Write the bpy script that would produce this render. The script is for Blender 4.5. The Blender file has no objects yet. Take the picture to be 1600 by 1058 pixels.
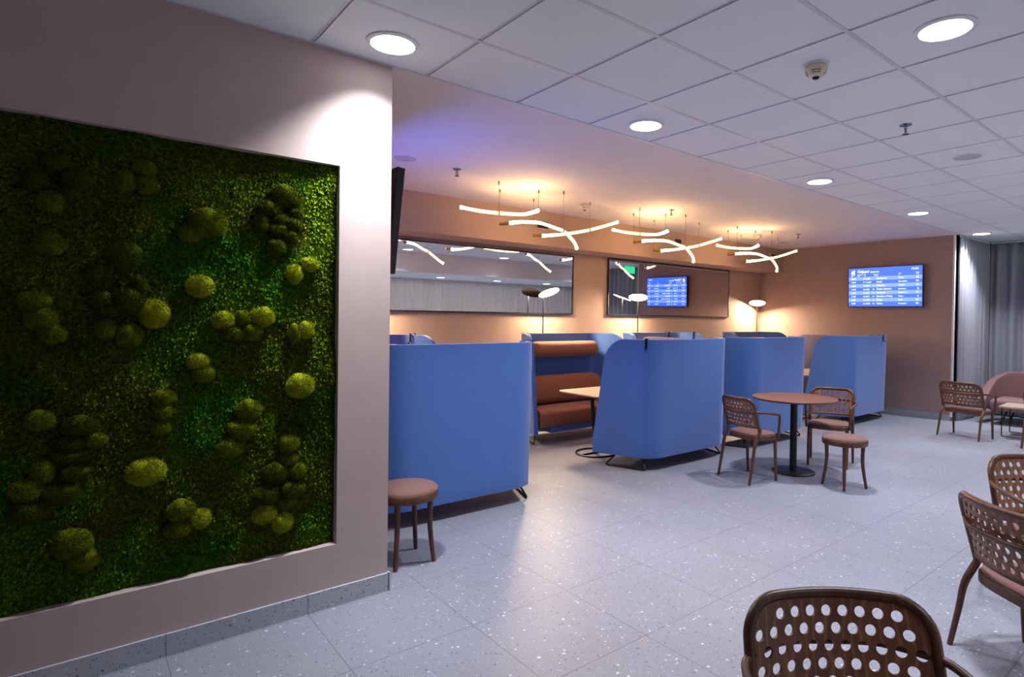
import bpy, bmesh, math, random
from mathutils import Vector, Matrix
import numpy as np

S = bpy.context.scene
COL = S.collection
rnd = random.Random(7)
PI = math.pi
R_ = math.radians

# ------------------------------------------------------------------ camera, world, exposure
HC = 1.46865
YAW, PITCH, ROLL = 0.8718, 0.0119, 0.0139
fw = Vector((math.cos(YAW)*math.cos(PITCH), math.sin(YAW)*math.cos(PITCH), -math.sin(PITCH)))
rt = Vector((math.sin(YAW), -math.cos(YAW), 0))
up = rt.cross(fw)
r2 = rt*math.cos(ROLL) + up*math.sin(ROLL)
u2 = -rt*math.sin(ROLL) + up*math.cos(ROLL)
cam = bpy.data.cameras.new('camera')
cam.sensor_fit = 'HORIZONTAL'; cam.sensor_width = 36
cam.lens = 926.82/1600*36
cam.shift_x = -87.28/1600; cam.shift_y = -21.23/1600
cam.clip_start = 0.05
co = bpy.data.objects.new('camera', cam); COL.objects.link(co)
m = Matrix.Identity(4)
for i in range(3):
    m[i][0] = r2[i]; m[i][1] = u2[i]; m[i][2] = -fw[i]
m[0][3] = 0; m[1][3] = 0; m[2][3] = HC
co.matrix_world = m
S.camera = co

W = bpy.data.worlds.new('world'); S.world = W; W.use_nodes = True
W.node_tree.nodes['Background'].inputs[0].default_value = (0.02, 0.02, 0.03, 1)
W.node_tree.nodes['Background'].inputs[1].default_value = 0.3
vs = S.view_settings
vs.view_transform = 'Standard'; vs.look = 'None'; vs.gamma = 1; vs.use_curve_mapping = False
vs.exposure = 0.16
DOWN = 9.0       # downlight diffuser radiance
DOWN_W = 21.5    # downlight lamp power, watts
DOWN_SPREAD = 102
TUBE = 4.5      # glass tube radiance
TUBE_LED = 560.0  # tube end where the lamp sits
LAMP = 290.0     # floor lamp disc radiance
SCREEN = 1.6

# room
H = 2.787; YW = 3.025; YB = 6.33; XR = 10.12; XC = 11.42
YBULK = 5.87; ZBULK = 2.365; XL = 1.2; YS = -0.1; ZS = 2.36; YWIN = -2.2; XW = -1.6

# ------------------------------------------------------------------ materials
def lin(c):
    return tuple(((x/255)/12.92 if x/255 <= 0.04045 else ((x/255+0.055)/1.055)**2.4) for x in c)

class NB:
    def __init__(s, name):
        s.m = bpy.data.materials.new(name); s.m.use_nodes = True
        s.t = s.m.node_tree; s.b = s.t.nodes['Principled BSDF']
    def n(s, typ, ins=None, **kw):
        nd = s.t.nodes.new('ShaderNode'+typ)
        for k, v in kw.items(): setattr(nd, k, v)
        for k, v in (ins or {}).items():
            if hasattr(v, 'is_output') or isinstance(v, bpy.types.NodeSocket): s.t.links.new(v, nd.inputs[k])
            else: nd.inputs[k].default_value = v
        return nd
    def set(s, **kw):
        for k, v in kw.items():
            k = k.replace('_', ' ')
            if isinstance(v, bpy.types.NodeSocket): s.t.links.new(v, s.b.inputs[k])
            else: s.b.inputs[k].default_value = v
        return s
    def coord(s, scale=(1, 1, 1)):
        tc = s.n('TexCoord')
        mp = s.n('Mapping', {'Vector': tc.outputs['Object'], 'Scale': scale})
        return mp.outputs[0]
    def ramp(s, fac, stops):
        r = s.n('ValToRGB', {'Fac': fac}); e = r.color_ramp.elements
        while len(e) < len(stops): e.new(0.5)
        for el, (p, c) in zip(e, stops): el.position = p; el.color = (*c[:3], 1)
        return r.outputs[0]
    def mix(s, fac, a, b):
        x = s.n('Mix', data_type='RGBA')
        for i, v in ((0, fac), (6, a), (7, b)):
            if isinstance(v, bpy.types.NodeSocket): s.t.links.new(v, x.inputs[i])
            else: x.inputs[i].default_value = (*v, 1) if isinstance(v, tuple) and len(v) == 3 else v
        return x.outputs[2]
    def math(s, op, a, b=0.0, clamp=False):
        x = s.n('Math', operation=op, use_clamp=clamp)
        for i, v in ((0, a), (1, b)):
            if isinstance(v, bpy.types.NodeSocket): s.t.links.new(v, x.inputs[i])
            else: x.inputs[i].default_value = v
        return x.outputs[0]
    def bump(s, h, strength=0.3, dist=0.01):
        b = s.n('Bump', {'Height': h, 'Strength': strength, 'Distance': dist})
        s.t.links.new(b.outputs[0], s.b.inputs['Normal']); return s

def plain(name, rgb, rough=0.5, metal=0.0, noise=0.06, nscale=8.0, bump=0.0, bscale=300):
    b = NB(name); v = b.coord()
    c = lin(rgb)
    nz = b.n('TexNoise', {'Vector': v, 'Scale': nscale, 'Detail': 4.0})
    lo = tuple(x*(1-noise) for x in c); hi = tuple(min(1, x*(1+noise)) for x in c)
    b.set(Base_Color=b.ramp(nz.outputs[0], [(0.3, lo), (0.7, hi)]), Roughness=rough, Metallic=metal)
    if bump:
        n2 = b.n('TexNoise', {'Vector': v, 'Scale': float(bscale), 'Detail': 2.0})
        b.bump(n2.outputs[0], bump, 0.002)
    return b.m

def emit(name, rgb, strength):
    b = NB(name)
    b.set(Base_Color=(0, 0, 0, 1), Emission_Color=(*rgb, 1), Emission_Strength=strength, Roughness=0.4)
    return b.m

def fabric(name, rgb, streak=0.14, scale=(60, 60, 380), sheen=.25):
    b = NB(name); v = b.coord(scale)
    c = lin(rgb)
    nz = b.n('TexNoise', {'Vector': v, 'Scale': 1.0, 'Detail': 3.0})
    lo = tuple(x*(1-streak) for x in c); hi = tuple(x*(1+streak) for x in c)
    b.set(Base_Color=b.ramp(nz.outputs[0], [(0.3, lo), (0.7, hi)]), Roughness=0.9)
    b.b.inputs['Sheen Weight'].default_value = sheen
    b.b.inputs['Sheen Roughness'].default_value = 0.45
    b.b.inputs['Sheen Tint'].default_value = (.9, .85, 1, 1)
    b.b.inputs['Specular IOR Level'].default_value = 0.2
    b.bump(nz.outputs[0], 0.25, 0.002)
    return b.m

def wood(name, dark, light, rough=0.38, scale=(9, 60, 9), lines=None):
    b = NB(name); v = b.coord(scale)
    nz = b.n('TexNoise', {'Vector': v, 'Scale': 0.6, 'Detail': 6.0, 'Distortion': 1.5})
    fine = b.n('TexNoise', {'Vector': b.coord(tuple(4*x for x in scale)), 'Scale': 1.0, 'Detail': 3.0})
    f = b.math('ADD', b.math('MULTIPLY', nz.outputs[0], 0.7), b.math('MULTIPLY', fine.outputs[0], 0.3))
    col = b.ramp(f, [(0.32, lin(dark)), (0.68, lin(light))])
    if lines:
        wv = b.n('TexWave', {'Vector': b.coord((1, 1, .28)), 'Scale': 9.0, 'Distortion': 9.0, 'Detail': 2.0, 'Detail Scale': 1.2}, wave_type='BANDS', bands_direction='Y')
        k = b.math('POWER', wv.outputs['Fac'], 9.0)
        col = b.mix(b.math('MULTIPLY', k, .55), col, lin(lines))
    b.set(Base_Color=col, Roughness=rough)
    b.bump(fine.outputs[0], 0.06, 0.001)
    return b.m

def terrazzo(name, base, seam, tile, off, dark=1.0, axes=True, rough=0.44):
    b = NB(name); v = b.coord()
    wob = b.n('TexNoise', {'Vector': v, 'Scale': 45.0, 'Detail': 2.0})
    vv = b.n('VectorMath', {0: v, 1: b.n('VectorMath', {0: wob.outputs['Color'], 'Scale': 0.010}, operation='SCALE').outputs[0]}, operation='ADD').outputs[0]
    big = b.n('TexNoise', {'Vector': v, 'Scale': 1.3, 'Detail': 3.0})
    fine = b.n('TexNoise', {'Vector': v, 'Scale': 220.0, 'Detail': 2.0})
    c = lin(base)
    col = b.ramp(b.math('ADD', b.math('MULTIPLY', big.outputs[0], .5), b.math('MULTIPLY', fine.outputs[0], .5)),
                 [(0.3, tuple(x*.86 for x in c)), (0.7, tuple(x*1.12 for x in c))])
    for sc, thr, pick, rgb in ((62.0, .30, .76, lin((96, 94, 100))), (95.0, .30, .72, lin((112, 112, 116))),
                               (48.0, .30, .90, lin((198, 198, 208))), (120.0, .32, .88, lin((188, 188, 198))),
                               (30.0, .24, .94, lin((120, 118, 125)))):
        vo = b.n('TexVoronoi', {'Vector': vv, 'Scale': sc, 'Randomness': 1.0})
        sep = b.n('SeparateColor', {0: vo.outputs['Color']})
        sz = b.math('MULTIPLY', sep.outputs[1], thr)
        inside = b.math('MULTIPLY', b.math('SUBTRACT', b.math('ADD', sz, .10), vo.outputs['Distance']), 25.0, True)
        sel = b.math('GREATER_THAN', sep.outputs[0], pick)
        k = b.math('MULTIPLY', b.math('MULTIPLY', inside, sel), 0.85)
        col = b.mix(k, col, rgb)
    sx = b.n('SeparateXYZ', {0: v})
    line = None
    for ax, o in zip(seam, off):
        w = b.math('WRAP', b.math('SUBTRACT', sx.outputs[ax], o), 0.0)
        w.node.inputs[1].default_value = tile/2; w.node.inputs[2].default_value = -tile/2
        l = b.math('LESS_THAN', b.math('ABSOLUTE', w), 0.0016)
        line = l if line is None else b.math('MAXIMUM', line, l)
    col = b.mix(b.math('MULTIPLY', line, .75), col, lin((70, 68, 74)))
    b.set(Base_Color=col, Roughness=b.math('ADD', b.math('MULTIPLY', fine.outputs[0], .12), rough-.06))
    b.b.inputs['Specular IOR Level'].default_value = 0.38
    return b.m

M = {}
M['wall'] = plain('wall_paint_taupe', (184, 165, 160), .75, noise=.03, bump=.05, bscale=500)
M['wall_warm'] = plain('wall_paint_brown', (172, 142, 124), .75, noise=.03, bump=.05, bscale=500)
M['wall_brown'] = plain('wall_paint_dark_taupe', (160, 134, 126), .75, noise=.03, bump=.05, bscale=500)
M['soffit'] = plain('soffit_paint_lit_tone', (214, 205, 204), .75, noise=.03)  # tone lightened to stand in for lamp light on the downstand
M['plaster'] = plain('ceiling_plaster', (222, 214, 214), .8, noise=.02)
M['tile'] = plain('ceiling_tile', (226, 231, 236), .9, noise=.05, nscale=300, bump=.15, bscale=700)
M['tbar'] = plain('ceiling_grid_steel', (204, 206, 216), .45, noise=.02)
M['white'] = plain('white_plastic', (225, 225, 228), .45, noise=.02)
M['cream_plastic'] = plain('cream_plastic', (214, 204, 178), .5, noise=.03)
M['chrome'] = plain('chrome', (150, 150, 158), .22, 1.0, noise=.03)
M['black'] = plain('black_metal', (18, 18, 21), .42, .3, noise=.1)
M['black_plastic'] = plain('black_plastic', (20, 22, 30), .38, noise=.1)
M['dark'] = plain('dark_slot', (14, 13, 14), .8, noise=.1)
M['brass'] = plain('brass', (172, 128, 58), .3, 1.0, noise=.06)
M['blue'] = fabric('blue_wool_fabric', (72, 108, 173), .14, sheen=.42)
M['greyblue'] = fabric('grey_lilac_fabric', (112, 108, 136), .10)
M['brown'] = fabric('rust_brown_fabric', (138, 90, 70), .10)
M['mauve'] = fabric('mauve_brown_fabric', (124, 92, 92), .10)
M['seat'] = fabric('chair_seat_fabric', (120, 86, 80), .12, (300, 300, 300))
M['curtain'] = fabric('grey_curtain_fabric', (150, 150, 160), .06, (200, 200, 40))
M['sheer'] = fabric('white_sheer_fabric', (244, 244, 238), .04, (200, 200, 40))
M['walnut'] = wood('bent_beech_walnut_stain', (56, 31, 20), (98, 60, 39))
M['walnut_ply'] = wood('stained_plywood', (92, 58, 42), (126, 84, 61), .42, (5, 22, 8), lines=(168, 118, 84))
M['walnut_top'] = wood('walnut_table_top', (88, 54, 42), (124, 80, 62), .4, (4, 40, 10))
M['oak'] = wood('pale_oak_laminate', (160, 138, 118), (180, 158, 138), .45, (4, 30, 4))
M['floor'] = terrazzo('terrazzo_floor', (133, 134, 146), (0, 1), .578, (.319, .114))
M['skirt'] = terrazzo('terrazzo_skirting', (172, 175, 186), (0,), .578, (.319,))
M['skirt_y'] = terrazzo('terrazzo_skirting_right', (160, 163, 173), (1,), .578, (.114,))
b = NB('mirror_glass'); b.set(Base_Color=(.74, .74, .76, 1), Metallic=1.0, Roughness=.015); M['mirror'] = b.m
M['diff'] = emit('downlight_diffuser', (.90, .93, 1.0), DOWN)
M['lampdisc'] = emit('lamp_diffuser', (1.0, .76, .49), LAMP)
M['exit'] = emit('exit_sign_face', (.05, .8, .35), 1.2)

# glass tube: brighter towards the end that holds the lamp (object x of the uv 'u')
def tube_mat():
    b = NB('lit_glass_tube')
    uv = b.n('UVMap'); sp = b.n('SeparateXYZ', {0: uv.outputs[0]})
    bub = b.n('TexVoronoi', {'Vector': b.coord(), 'Scale': 55.0})
    spot = b.math('MULTIPLY', bub.outputs['Distance'], .9)
    g = b.math('POWER', b.math('SUBTRACT', 1.0, sp.outputs[0], True), 15.0)
    st = b.math('ADD', b.math('MULTIPLY', g, TUBE_LED), b.math('ADD', TUBE*.55, b.math('MULTIPLY', spot, TUBE)))
    b.set(Base_Color=(.8, .7, .5, 1), Emission_Color=(1, .62, .27, 1), Emission_Strength=st, Roughness=.15)
    return b.m
M['tube'] = tube_mat()

# ------------------------------------------------------------------ mesh helpers
class MB:
    def __init__(s): s.v = []; s.f = []; s.uv = None
    def box(s, x0, x1, y0, y1, z0, z1):
        o = len(s.v)
        s.v += [(x, y, z) for z in (z0, z1) for y in (y0, y1) for x in (x0, x1)]
        s.f += [tuple(o+i for i in q) for q in ((0, 2, 3, 1), (4, 5, 7, 6), (0, 1, 5, 4), (2, 6, 7, 3), (0, 4, 6, 2), (1, 3, 7, 5))]
        return s
    def grid(s, rows, close_u=False, close_v=False, flip=False):
        o = len(s.v); nr = len(rows); nc = len(rows[0])
        for r in rows: s.v += [tuple(p) for p in r]
        for i in range(nr if close_v else nr-1):
            for j in range(nc if close_u else nc-1):
                a = o+i*nc+j; b_ = o+i*nc+(j+1) % nc; c = o+((i+1) % nr)*nc+(j+1) % nc; d = o+((i+1) % nr)*nc+j
                s.f.append((a, d, c, b_) if flip else (a, b_, c, d))
        return s
    def cap(s, ring, flip=False):
        o = len(s.v); s.v += [tuple(p) for p in ring]
        idx = list(range(o, o+len(ring)))
        s.f.append(tuple(reversed(idx)) if flip else tuple(idx)); return s
    def lathe(s, prof, n=32, cx=0, cy=0, cap0=True, cap1=True):
        rows = [[(cx+r*math.cos(2*PI*k/n), cy+r*math.sin(2*PI*k/n), z) for k in range(n)] for r, z in prof]
        s.grid(rows, close_u=True)
        if cap0: s.cap(rows[0], True)
        if cap1: s.cap(rows[-1])
        return s
    def tube(s, path, rad, n=10, closed=False, caps=True, flat=None):
        P = [Vector(p) for p in path]; N = len(P)
        rr = rad if hasattr(rad, '__len__') else [rad]*N
        T = []
        for i in range(N):
            a = P[(i-1) % N] if (closed or i > 0) else P[i]
            c = P[(i+1) % N] if (closed or i < N-1) else P[i]
            T.append((c-a).normalized())
        ref = Vector((0, 0, 1)) if abs(T[0].z) < .9 else Vector((1, 0, 0))
        nrm = (ref - T[0]*ref.dot(T[0])).normalized(); rows = []
        for i in range(N):
            nrm = (nrm - T[i]*nrm.dot(T[i])).normalized(); bn = T[i].cross(nrm)
            fa, fb = flat if flat else (1, 1)
            rows.append([P[i] + (nrm*math.cos(2*PI*k/n)*fa + bn*math.sin(2*PI*k/n)*fb)*rr[i] for k in range(n)])
        s.grid(rows, close_u=True, close_v=closed)
        if caps and not closed: s.cap(rows[0], True); s.cap(rows[-1])
        return s
    def build(s, name, mat, parent=None, smooth=True, angle=40, bevel=0, solid=0, subsurf=0, loc=None):
        me = bpy.data.meshes.new(name); me.from_pydata(s.v, [], s.f); me.update()
        bm = bmesh.new(); bm.from_mesh(me); bmesh.ops.remove_doubles(bm, verts=bm.verts, dist=1e-6)
        bmesh.ops.recalc_face_normals(bm, faces=bm.faces); bm.to_mesh(me); bm.free()
        if smooth:
            me.polygons.foreach_set('use_smooth', [True]*len(me.polygons))
            me.set_sharp_from_angle(angle=math.radians(angle))
        mats = mat if isinstance(mat, (list, tuple)) else [mat]
        for q in mats: me.materials.append(q)
        o = bpy.data.objects.new(name, me); COL.objects.link(o)
        if parent: o.parent = parent
        if loc: o.location = loc
        if solid:
            md = o.modifiers.new('solid', 'SOLIDIFY'); md.thickness = solid; md.offset = 0
        if bevel:
            md = o.modifiers.new('bevel', 'BEVEL'); md.width = bevel; md.segments = 3; md.limit_method = 'ANGLE'; md.angle_limit = math.radians(50)
            md.harden_normals = False
        if subsurf:
            md = o.modifiers.new('sub', 'SUBSURF'); md.levels = subsurf; md.render_levels = subsurf
        return o

def tag(o, label=None, cat=None, group=None, kind=None):
    if label: o['label'] = label
    if cat: o['category'] = cat
    if group: o['group'] = group
    if kind: o['kind'] = kind
    return o
def thing(name, label, cat, loc=(0, 0, 0), rz=0, group=None):
    o = bpy.data.objects.new(name, None); COL.objects.link(o)
    o.location = loc; o.rotation_euler = (0, 0, rz); o.empty_display_size = .1
    return tag(o, label, cat, group)
def struct(o, label, cat): return tag(o, label, cat, None, 'structure')
def dup(root, loc, rz, label, group=None):
    r = root.copy(); COL.objects.link(r); r.location = loc; r.rotation_euler = (0, 0, rz); r['label'] = label
    if group: r['group'] = group
    for ch in list(root.children):
        c = ch.copy(); COL.objects.link(c); c.parent = r
        for g in list(ch.children):
            d = g.copy(); COL.objects.link(d); d.parent = c
    return r
def smooth_path(pts, n=6):
    P = [Vector(p) for p in pts]; out = []
    for i in range(len(P)-1):
        p0 = P[max(i-1, 0)]; p1 = P[i]; p2 = P[i+1]; p3 = P[min(i+2, len(P)-1)]
        for k in range(n):
            t = k/n
            out.append(.5*((2*p1)+(p2-p0)*t+(2*p0-5*p1+4*p2-p3)*t*t+(3*p1-p0-3*p2+p3)*t**3))
    out.append(P[-1]); return out
def fillet(pts, r, n=5):
    P = [Vector(p) for p in pts]; out = [P[0]]
    for i in range(1, len(P)-1):
        a = (P[i-1]-P[i]); c = (P[i+1]-P[i]); rr = min(r, a.length*.49, c.length*.49)
        A = P[i]+a.normalized()*rr; B = P[i]+c.normalized()*rr
        for k in range(n+1):
            t = k/n; out.append(A*(1-t)**2+P[i]*2*t*(1-t)+B*t*t)
    out.append(P[-1]); return out

# ------------------------------------------------------------------ the room
def simple(name, mb, mat, label, cat, **kw):
    o = mb.build(name, mat, smooth=False, **kw); return struct(o, label, cat)

simple('floor', MB().box(XW-.1, 14.1, YWIN-.4, YB+.1, -.05, 0), M['floor'], 'pale lilac grey terrazzo floor in large square slabs with dark and white chips', 'floor')

# tiled ceiling: square mineral tiles in a thin steel grid
PX, X0, W0 = .6, 1.496, .553
rows = [(YW-.012, YW-W0+.012)]
y = YW-W0
while y > YS:
    rows.append((y-.012, max(y-.6+.012, YS))); y -= .6
c = MB(); i = -6
while X0+PX*i < XC:
    xa, xb = X0+PX*i+.012, min(X0+PX*(i+1)-.012, XC)
    for ya, yb in rows:
        if ya-yb > .03: c.box(xa, xb, yb, ya, H, H+.02)
    i += 1
c.box(XW, XC, YS, YW, H+.021, H+.06)
simple('ceiling', c, M['tile'], 'suspended ceiling of square off-white mineral tiles over the terrazzo hall', 'ceiling')
g = MB(); i = -5
while X0+PX*i < XC:
    g.box(X0+PX*i-.011, X0+PX*i+.011, YS, YW, H+.006, H+.02); i += 1
for ya, yb in rows[1:]:
    g.box(XW, XC, ya+.001, ya+.023, H-.001, H+.0195)
simple('trim_1', g, M['tbar'], 'thin grey steel grid bars between the square ceiling tiles', 'ceiling grid')
simple('trim_2', MB().box(XW, XC, YW-.014, YW+.012, H-.004, H+.02), M['tbar'], 'slim steel edge angle where tiled ceiling meets smooth alcove ceiling', 'ceiling trim')
simple('ceiling_alcove', MB().box(XL-.1, XR+.02, YW+.012, YB+.1, H, H+.06), M['plaster'], 'smooth white plaster ceiling above the blue booths', 'ceiling')

# left wall with the recess for the moss
mx0, mx1, mz0, mz1, md = -1.3, 1.036, .31, 2.215, .06
wl = MB(); T = .17
wl.box(XW, mx0, YW, YW+T, 0, H).box(mx1, 1.305, YW, YW+T, 0, H).box(mx0, mx1, YW, YW+T, mz1, H).box(mx0, mx1, YW, YW+T, 0, mz0)
wl.box(mx0, mx1, YW+md+.03, YW+T, mz0, mz1)
simple('wall_left', wl, M['wall'], 'taupe painted wall with a rectangular recess holding the moss picture', 'wall')
sk = MB().box(XW, 1.31, YW-.012, YW, 0, .095).box(1.305, 1.318, YW-.012, YW+T, 0, .095)
simple('baseboard_left', sk, M['skirt'], 'grey terrazzo skirting tile under the moss wall', 'baseboard')
simple('wall_alcove', MB().box(XL-.1, XL, YW+T, YB+.1, 0, H), M['wall_warm'], 'side wall closing the booth alcove behind the moss wall', 'wall')
simple('wall_back', MB().box(XL-.1, XR+.1, YB, YB+.1, 0, H), M['wall_warm'], 'light brown back wall carrying the two long mirrors', 'wall')
bk = MB().box(XL, XR, YBULK, YB, ZBULK, H)
simple('trim_3', bk, M['wall_warm'], 'boxed brown bulkhead running along the top of the back wall', 'bulkhead')
simple('wall_right', MB().box(XR, XR+.12, 3.1, YB+.1, 0, H), M['wall_brown'], 'dark taupe end wall carrying the lit departures screen', 'wall')
simple('baseboard_right', MB().box(XR-.012, XR, 3.1, YBULK+.4, 0, .095), M['skirt_y'], 'grey terrazzo skirting tile under the departures screen wall', 'baseboard')
simple('trim_4', MB().box(XR-.008, XR+.03, 3.075, 3.1, 0.06, H), M['white'], 'white corner strip at the end of the departures wall', 'wall trim')
simple('wall_return', MB().box(XR+.12, XC+.4, 3.13, 3.25, 0, H+.06), M['wall_brown'], 'taupe wall return hidden behind the grey curtain', 'wall')
simple('wall_curtain', MB().box(XC+.25, XC+.35, YS, 3.13, 0, H+.06), M['wall_brown'], 'wall behind the dark grey curtain at the hall end', 'wall')
simple('wall_soffit', MB().box(3.2, XC+.25, .42, .48, ZS, H+.06).box(3.14, 3.2, YS, .48, ZS, H+.06).box(XW, 3.2, YS-.06, YS, ZS, H+.06), M['soffit'], 'downstand over the window side seen in the mirror, paint lightened to look lit', 'wall')
simple('ceiling_window', MB().box(XW, 14.1, YWIN-.4, YS, ZS, ZS+.05).box(3.2, XC+.25, YS, .42, ZS, ZS+.05), M['tile'], 'lower ceiling along the window side seen in the mirror', 'ceiling')
simple('wall_window', MB().box(XW, 14.1, YWIN-.4, YWIN-.3, 0, ZS).box(14, 14.1, YWIN-.3, YS, 0, ZS).box(XC+.35, 14.1, YS, YS+.1, 0, ZS), M['wall'], 'window side wall behind the white sheer curtain', 'wall')
simple('wall_rear', MB().box(XW-.1, XW, YWIN-.4, YW+T, 0, H+.06), M['wall'], 'taupe wall behind the viewer', 'wall')

# ------------------------------------------------------------------ moss picture
def patch_field(x, z):
    return (math.sin(3.1*x+1.7*math.sin(2.3*z+.4))+math.sin(4.3*z+1.1*math.sin(3.9*x))+.6*math.sin(9*x+2)*math.sin(8*z+1))/2.6

def moss_mats():
    out = []
    def mk(name, lo, hi, sc):
        b = NB(name); v = b.coord()
        nz = b.n('TexNoise', {'Vector': v, 'Scale': sc, 'Detail': 4.0})
        b.set(Base_Color=b.ramp(nz.outputs[0], [(.3, lin(lo)), (.7, lin(hi))]), Roughness=.9)
        b.b.inputs['Specular IOR Level'].default_value = .03
        return b.m
    out.append(mk('sheet_moss_olive', (50, 64, 6), (98, 112, 14), 60.0))
    out.append(mk('sheet_moss_green', (42, 80, 6), (84, 134, 14), 60.0))
    out.append(mk('sheet_moss_dark', (32, 48, 5), (62, 82, 10), 60.0))
    out.append(mk('sheet_moss_lime', (86, 116, 8), (134, 158, 18), 60.0))
    out.append(mk('sheet_moss_emerald', (24, 80, 8), (50, 118, 16), 60.0))
    out.append(mk('sheet_moss_brown', (66, 62, 10), (98, 88, 20), 60.0))
    return out
MM = moss_mats()
mound_m = []
for nm, lo, hi in (('moss_mound_olive', (72, 82, 8), (116, 124, 18)), ('moss_mound_bright', (114, 128, 14), (160, 168, 34)), ('moss_mound_dark', (50, 62, 6), (84, 96, 12))):
    b = NB(nm); v = b.coord()
    nz = b.n('TexNoise', {'Vector': v, 'Scale': 140.0, 'Detail': 4.0})
    b.set(Base_Color=b.ramp(nz.outputs[0], [(.3, lin(lo)), (.7, lin(hi))]), Roughness=.95)
    b.b.inputs['Specular IOR Level'].default_value = .05
    b.bump(nz.outputs[0], .8, .006); mound_m.append(b.m)

moss = thing('moss_panel', 'framed recess filled with green preserved moss and round moss mounds', 'moss picture', (0, YW+.06, .31))
MY0 = YW+.06
def hbed(x, z):
    return .016+.012*math.sin(7*x+1.3*math.sin(6*z))*math.sin(6.5*z+.8)+.008*math.sin(23*x)*math.sin(19*z+1)
rng = np.random.default_rng(3)
# backing bed
nx, nz_ = 130, 110
bed = MB(); rws = []
for j in range(nz_+1):
    z = mz0+(mz1-mz0)*j/nz_
    rws.append([(mx0+(mx1-mx0)*i/nx, -hbed(mx0+(mx1-mx0)*i/nx, z), z-.31) for i in range(nx+1)])
bed.grid(rws)
bo = bed.build('moss_bed', M['dark'], moss, angle=180)
bo.data.materials.clear(); bo.data.materials.append(MM[2])
# fuzz of sprigs, one countless mass
def sprigs(n, xs, zs, base_y, size, spread):
    cx, cz = xs, zs
    ang = rng.uniform(0, 2*PI, n); tilt = rng.uniform(.25, 1.25, n); L = size*rng.uniform(.6, 1.5, n); w = L*rng.uniform(.16, .34, n)
    dx = np.cos(ang)*np.sin(tilt); dz = np.sin(ang)*np.sin(tilt); dy = -np.cos(tilt)
    px, pz = -np.sin(ang), np.cos(ang)
    V = np.empty((n, 4, 3)); b0 = np.stack([cx, base_y, cz], 1)
    side = np.stack([px*w, np.zeros(n), pz*w], 1); d = np.stack([dx*L, dy*L, dz*L], 1)
    V[:, 0] = b0; V[:, 1] = b0+d*.5+side; V[:, 2] = b0+d+np.stack([0*L, L*.15, -L*.2], 1); V[:, 3] = b0+d*.5-side
    return V
n = 105000
xs = rng.uniform(-.95, mx1-.004, n); zs = rng.uniform(mz0+.002, mz1-.004, n)
hv = .016+.012*np.sin(7*xs+1.3*np.sin(6*zs))*np.sin(6.5*zs+.8)+.008*np.sin(23*xs)*np.sin(19*zs+1)
V = sprigs(n, xs, zs-.31, -hv+.004, .0145, 1)
pf = (np.sin(3.1*xs+1.7*np.sin(2.3*zs+.4))+np.sin(4.3*zs+1.1*np.sin(3.9*xs))+.6*np.sin(9*xs+2)*np.sin(8*zs+1))/2.6
pf = pf+rng.normal(0, .09, n)
qf = np.sin(5.2*xs+2.2*np.sin(3.1*zs+1.2)+.9)*np.sin(4.4*zs+1.4*np.sin(2.7*xs)+2.1)+rng.normal(0, .09, n)
mi = np.where(pf > .42, 1, np.where(pf < -.4, 2, 0))
mi = np.where(qf > .72, 4, mi); mi = np.where(qf < -.80, 5, mi)
lime = (((xs-.97)/.09)**2+((zs-1.95)/.26)**2 < 1+rng.normal(0, .2, n)); mi = np.where(lime, 3, mi)
lime2 = (((xs-.97)/.13)**2+((zs-.42)/.09)**2 < 1+rng.normal(0, .2, n)); mi = np.where(lime2, 1, mi)
em = (((xs-.40)/.16)**2+((zs-1.72)/.13)**2 < 1+rng.normal(0, .25, n)); mi = np.where(em, 4, mi)
brn = (((xs-.86)/.035)**2+((zs-1.87)/.09)**2 < 1+rng.normal(0, .4, n)); mi = np.where(brn, 5, mi)
def quads(name, V, mi, mats, parent):
    n = len(V); me = bpy.data.meshes.new(name)
    me.vertices.add(n*4); me.vertices.foreach_set('co', V.reshape(-1).astype(np.float32))
    me.loops.add(n*4); me.loops.foreach_set('vertex_index', np.arange(n*4, dtype=np.int32))
    me.polygons.add(n); me.polygons.foreach_set('loop_start', np.arange(0, n*4, 4, dtype=np.int32))
    me.polygons.foreach_set('loop_total', np.full(n, 4, dtype=np.int32))
    me.polygons.foreach_set('material_index', mi.astype(np.int32))
    for q in mats: me.materials.append(q)
    me.update(calc_edges=True); me.validate()
    o = bpy.data.objects.new(name, me); COL.objects.link(o); o.parent = parent; return o
fz = quads('moss_sprigs', V, mi, MM, moss); fz['kind'] = 'stuff'
fz['label'] = 'loose feathery green sheet moss'

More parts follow.
